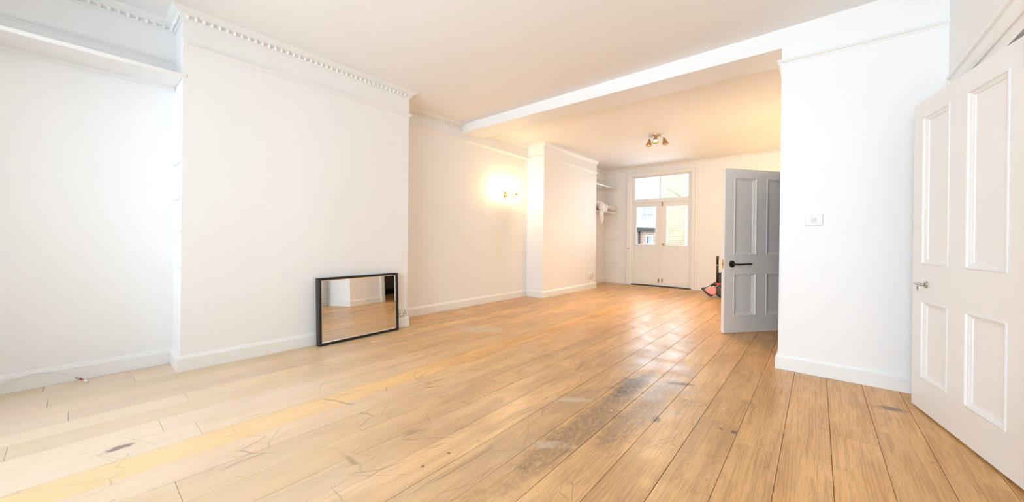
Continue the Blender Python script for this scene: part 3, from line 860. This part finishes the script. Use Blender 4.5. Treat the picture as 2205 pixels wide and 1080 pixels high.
socket((XC, 2.555, 0.186), 0.175, 0.088, 'white double socket half hidden behind the leaning mirror', True)
socket((XE, 7.51, 0.293), 0.23, 0.105, 'white double socket on the far chimney breast', True)

cb = empty('aerial_cable', (-4.17, -0.4, 0))
tag(cb, 'loose white aerial cable arching along the left skirting board', 'cable')
pts = [(-4.18, -1.2, 0.006), (-4.16, -0.75, 0.008), (-4.165, -0.52, 0.020), (-4.18, -0.40, 0.045), (-4.19, -0.31, 0.070), (-4.19, -0.24, 0.094), (-4.19, -0.19, 0.107), (-4.185, -0.14, 0.108),
       (-4.18, -0.09, 0.098), (-4.17, -0.04, 0.078), (-4.155, 0.005, 0.048), (-4.148, 0.020, 0.038)]
P = [Vector(p) - Vector((-4.17, -0.4, 0)) for p in pts]
def smoothline(P, n=6):
    out = []
    for i in range(len(P) - 1):
        p0, p1, p2, p3 = P[max(i - 1, 0)], P[i], P[i + 1], P[min(i + 2, len(P) - 1)]
        for k in range(n):
            t_ = k / n
            out.append(0.5 * (2 * p1 + (p2 - p0) * t_ + (2 * p0 - 5 * p1 + 4 * p2 - p3) * t_ ** 2 + (3 * p1 - p0 - 3 * p2 + p3) * t_ ** 3))
    return out + [P[-1]]
MB().tube(smoothline(P), 0.0034, 8).build('cable_sheath', 'cable_white', cb, smooth=True)
a, b = P[-1], Vector((-4.090, 0.070, 0.010)) - Vector((-4.17, -0.4, 0))
d = (b - a)
pl = MB().tube([a - d * 0.05, a + d * 0.28], 0.0085, 10).build('plug', 'steel', cb, smooth=True)
MB().tube([a + d * 0.28, a + d * 0.62], 0.0072, 10).build('plug_sleeve', 'copper', pl, smooth=True)
MB().tube([a + d * 0.62, a + d * 1.0], 0.0080, 10).build('plug_collar', 'white_plastic', pl, smooth=True)

# ------------------------------------------------------------------ vacuum cleaner behind the open door
vc = empty('vacuum_cleaner', (-1.40, 8.0, 0))
tag(vc, 'black and pink upright vacuum cleaner half hidden behind the open door', 'vacuum cleaner')
ball = [(0.135 * math.cos(R(a)), 0.135 * math.sin(R(a))) for a in range(-90, 91, 15)]
MB().lathe(ball, Matrix.Translation((0.01, 0, 0.137)) @ Matrix.Rotation(R(90), 4, 'X'), 20).build('ball', 'dark_grey_plastic', vc, smooth=True)
ring = [(0.01 + 0.142 * math.cos(R(a)), -0.05, 0.137 + 0.142 * math.sin(R(a))) for a in range(60, 241, 12)]
MB().tube(ring, 0.008, 8).build('hose', 'grey_plastic', vc, smooth=True)
MB().tube([(-0.088, 0, 0.27), (-0.088, 0, 0.45), (-0.088, 0, 0.63)], [0.024, 0.022, 0.021], 12).build('lower_pole', 'black_plastic', vc, smooth=True)
MB().tube([(-0.088, 0, 0.645), (-0.088, 0, 0.74), (-0.085, 0, 0.81)], [0.021, 0.021, 0.022], 12).build('handle_grip', 'black_plastic', vc, smooth=True)
MB().tube([(-0.088, 0, 0.63), (-0.088, 0, 0.645)], 0.022, 12).build('clamp_ring', 'grey_plastic', vc, smooth=True)
MB().box(-0.07, 0.06, -0.05, 0.05, 0.30, 0.50).build('dust_bin', 'black_plastic', vc, bevel=0.02, seg=3)
MB().box(-0.115, 0.05, -0.06, 0.06, 0.262, 0.298).build('bin_collar', 'red_plastic', vc, bevel=0.012, seg=3)
MB().tube([(-0.19, 0, 0.205), (-0.13, 0, 0.265), (-0.07, 0, 0.295)], [0.028, 0.034, 0.030], 10).build('yoke', 'black_plastic', vc, smooth=True)
MB().tube([(-0.335, 0, 0.165), (-0.25, 0, 0.205), (-0.15, 0, 0.285)], 0.006, 8).build('head_cord', 'dark_grey_plastic', vc, smooth=True)
hd = MB()
poly = [(-0.305, 0.150), (-0.135, 0.245), (-0.085, 0.180), (-0.100, 0.075), (-0.190, 0.062)]
n = len(poly)
hd.add([(x, -0.10, z) for x, z in poly] + [(x, 0.10, z) for x, z in poly], [tuple(range(n)), tuple(range(n, 2 * n))[::-1]] + [(i, (i + 1) % n, n + (i + 1) % n, n + i) for i in range(n)])
hd = hd.build('floor_head', 'pink_plastic', vc, bevel=0.012, seg=2)
bl = [(-0.345, 0.170), (-0.315, 0.160), (-0.270, 0.110), (-0.215, 0.062), (-0.175, 0.044)]
bm_ = MB()
for y in (-0.11, 0.11):
    bm_.add([(x, y, z + 0.010) for x, z in bl] + [(x, y, z - 0.022) for x, z in bl], [])
k = len(bl)
fs = []
for i in range(k - 1):
    fs += [(i, i + 1, k + i + 1, k + i), (2 * k + i, 3 * k + i, 3 * k + i + 1, 2 * k + i + 1), (i, 2 * k + i, 2 * k + i + 1, i + 1), (k + i, k + i + 1, 3 * k + i + 1, 3 * k + i)]
fs += [(0, k, 3 * k, 2 * k), (k - 1, 3 * k - 1, 4 * k - 1, 2 * k - 1)]
bm_.f += fs
bm_.build('sole_plate', 'black_plastic', hd)

# ------------------------------------------------------------------ outside the French doors
struct(MB().box(-14, 6, YF + 0.24, 30, -0.9, -0.8).build('ground', 'paving'), 'pale yard outside the French doors')
hs = empty('house', (-6.0, 17.0, -0.8))
tag(hs, 'white painted house with a yellow brick end beyond the yard', 'house')
wz = [(-0.42, 0.24, 2.80, 3.55), (-0.50, 0.32, 4.46, 5.60)]
def wall_with_holes(x0, x1, z0, z1, y0, y1, holes):
    mb = MB()
    hs_ = sorted(holes, key=lambda h: h[2])
    a, b = min(h[0] for h in holes), max(h[1] for h in holes)
    mb.box(x0, a, y0, y1, z0, z1).box(b, x1, y0, y1, z0, z1)
    zc = z0
    for h in hs_:
        mb.box(a, b, y0, y1, zc, h[2])
        if h[0] > a: mb.box(a, h[0], y0, y1, h[2], h[3])
        if h[1] < b: mb.box(h[1], b, y0, y1, h[2], h[3])
        zc = h[3]
    mb.box(a, b, y0, y1, zc, z1)
    return mb
wall_with_holes(-4.0, 0.66, 0, 8.5, 0, 0.4, wz).box(-4.0, 1.5, 0.4, 5, 0, 0.1).build('wall', 'render_white', hs)
MB().box(0.66, 1.60, -0.03, 0.4, 0, 8.5).build('brick_wall', 'stock_brick', hs)
for h in wz:
    fb = MB().box(h[0], h[0] + 0.07, 0.05, 0.14, h[2], h[3]).box(h[1] - 0.07, h[1], 0.05, 0.14, h[2], h[3]).box(h[0] + 0.07, h[1] - 0.07, 0.05, 0.14, h[2], h[2] + 0.08).box(h[0] + 0.07, h[1] - 0.07, 0.05, 0.14, h[3] - 0.07, h[3])
    mz_ = (h[2] + h[3]) / 2
    fb.box(h[0] + 0.07, h[1] - 0.07, 0.04, 0.14, mz_ - 0.03, mz_ + 0.03).box((h[0] + h[1]) / 2 - 0.015, (h[0] + h[1]) / 2 + 0.015, 0.06, 0.12, h[2] + 0.08, h[3] - 0.07)
    wfr = fb.build('house_window', 'render_white', hs)
    MB().box(h[0] + 0.07, h[1] - 0.07, 0.09, 0.10, h[2] + 0.08, h[3] - 0.07).build('house_window_pane', 'house_pane', wfr)
    MB().box(h[0] - 0.08, h[1] + 0.08, -0.10, 0.05, h[2] - 0.09, h[2]).build('window_sill', 'render_white', wfr)
MB().tube([(1.63, -0.06, 0), (1.63, -0.06, 8.4)], 0.055, 10).build('drainpipe', 'render_white', hs, smooth=True)
fl = MB().tube([(0.83, -0.06, 4.29), (1.38, -0.06, 3.88)], 0.022, 6).build('waste_pipe', 'grey_plastic', hs, smooth=True)
nb = empty('house', (-2.6, 18.5, -0.8))
tag(nb, 'white rendered house side to the right of the brick house', 'house')
MB().box(-1.7, 3.5, 0, 3, 0, 7.5).build('wall', 'render_white', nb)
MB().box(-1.8, 3.6, -0.15, 3.1, 7.5, 7.7).build('roof_edge', 'slate', nb)
ob = empty('outbuilding', (-4.9, 13.0, -0.8))
tag(ob, 'low brick outbuilding with a dark gutter, seen through the left French door', 'shed')
wall_with_holes(-1.6, 0.50, 0, 2.33, 0, 0.2, [(0.26, 0.44, 1.80, 2.07)]).build('wall', 'red_brick', ob)
of = MB().box(0.22, 0.26, -0.02, 0.1, 1.76, 2.11).box(0.44, 0.48, -0.02, 0.1, 1.76, 2.11).box(0.26, 0.44, -0.02, 0.1, 1.76, 1.81).box(0.26, 0.44, -0.02, 0.1, 2.06, 2.11).build('shed_window', 'render_white', ob)
MB().box(0.26, 0.44, 0.04, 0.05, 1.81, 2.06).build('shed_window_pane', 'house_pane', of)
MB().add([(-1.7, -0.10, 2.40), (0.54, -0.10, 2.32), (0.54, 1.2, 2.50), (-1.7, 1.2, 2.58), (-1.7, -0.10, 2.44), (0.54, -0.10, 2.36), (0.54, 1.2, 2.54), (-1.7, 1.2, 2.62)],
         [(0, 3, 2, 1), (4, 5, 6, 7), (0, 1, 5, 4), (1, 2, 6, 5), (2, 3, 7, 6), (3, 0, 4, 7)]).build('roof', 'roof_felt', ob)
MB().add([(-1.7, -0.16, 2.29), (0.54, -0.16, 2.22), (0.54, 0.0, 2.22), (-1.7, 0.0, 2.29), (-1.7, -0.16, 2.42), (0.54, -0.16, 2.34), (0.54, 0.0, 2.34), (-1.7, 0.0, 2.42)],
         [(0, 3, 2, 1), (4, 5, 6, 7), (0, 1, 5, 4), (1, 2, 6, 5), (2, 3, 7, 6), (3, 0, 4, 7)]).build('gutter', 'black_plastic', ob)
MB().tube([(0.0, -0.06, 2.3), (0.0, -0.06, 1.90), (-0.01, -0.06, 1.0)], 0.035, 8).build('downpipe', 'black_plastic', ob, smooth=True)
def shrub(loc, rx, rz_, n, label, seed):
    o = empty('shrub', loc)
    rr = random.Random(seed)
    st = MB().tube([(0, 0, 0), (0.03, 0, rz_ * 0.6), (0.0, 0.02, rz_ * 1.2)], [0.03, 0.02, 0.01], 6)
    st.build('stem', 'slate', o)
    mb = MB()
    for i in range(n):
        v = Vector((rr.gauss(0, 1), rr.gauss(0, 1), rr.gauss(0, 1))).normalized() * rr.uniform(0.5, 1.0)
        p = Vector((v.x * rx, v.y * rx, rz_ + v.z * rz_ * 0.9))
        a = Vector((rr.uniform(-1, 1), rr.uniform(-1, 1), rr.uniform(-0.5, 0.5))).normalized() * 0.07
        b = a.cross(Vector((rr.uniform(-1, 1), rr.uniform(-1, 1), 1))).normalized() * 0.03
        mb.add([p - a, p - b, p + a, p + b], [(0, 1, 2, 3)])
    f = mb.build('foliage', 'foliage', o)
    f['kind'] = 'stuff'
    return tag(o, label, 'shrub')
shrub((-5.05, 12.55, -0.8), 0.26, 0.95, 500, 'low green shrub at the foot of the outbuilding downpipe', 3)
shrub((-4.3, 15.8, -0.8), 0.55, 0.85, 700, 'green shrub at the foot of the brick house seen in the right pane', 4)
shrub((-7.1, 15.7, -0.8), 0.38, 1.75, 900, 'tall thin tree shrub behind the outbuilding roof at its left', 5)
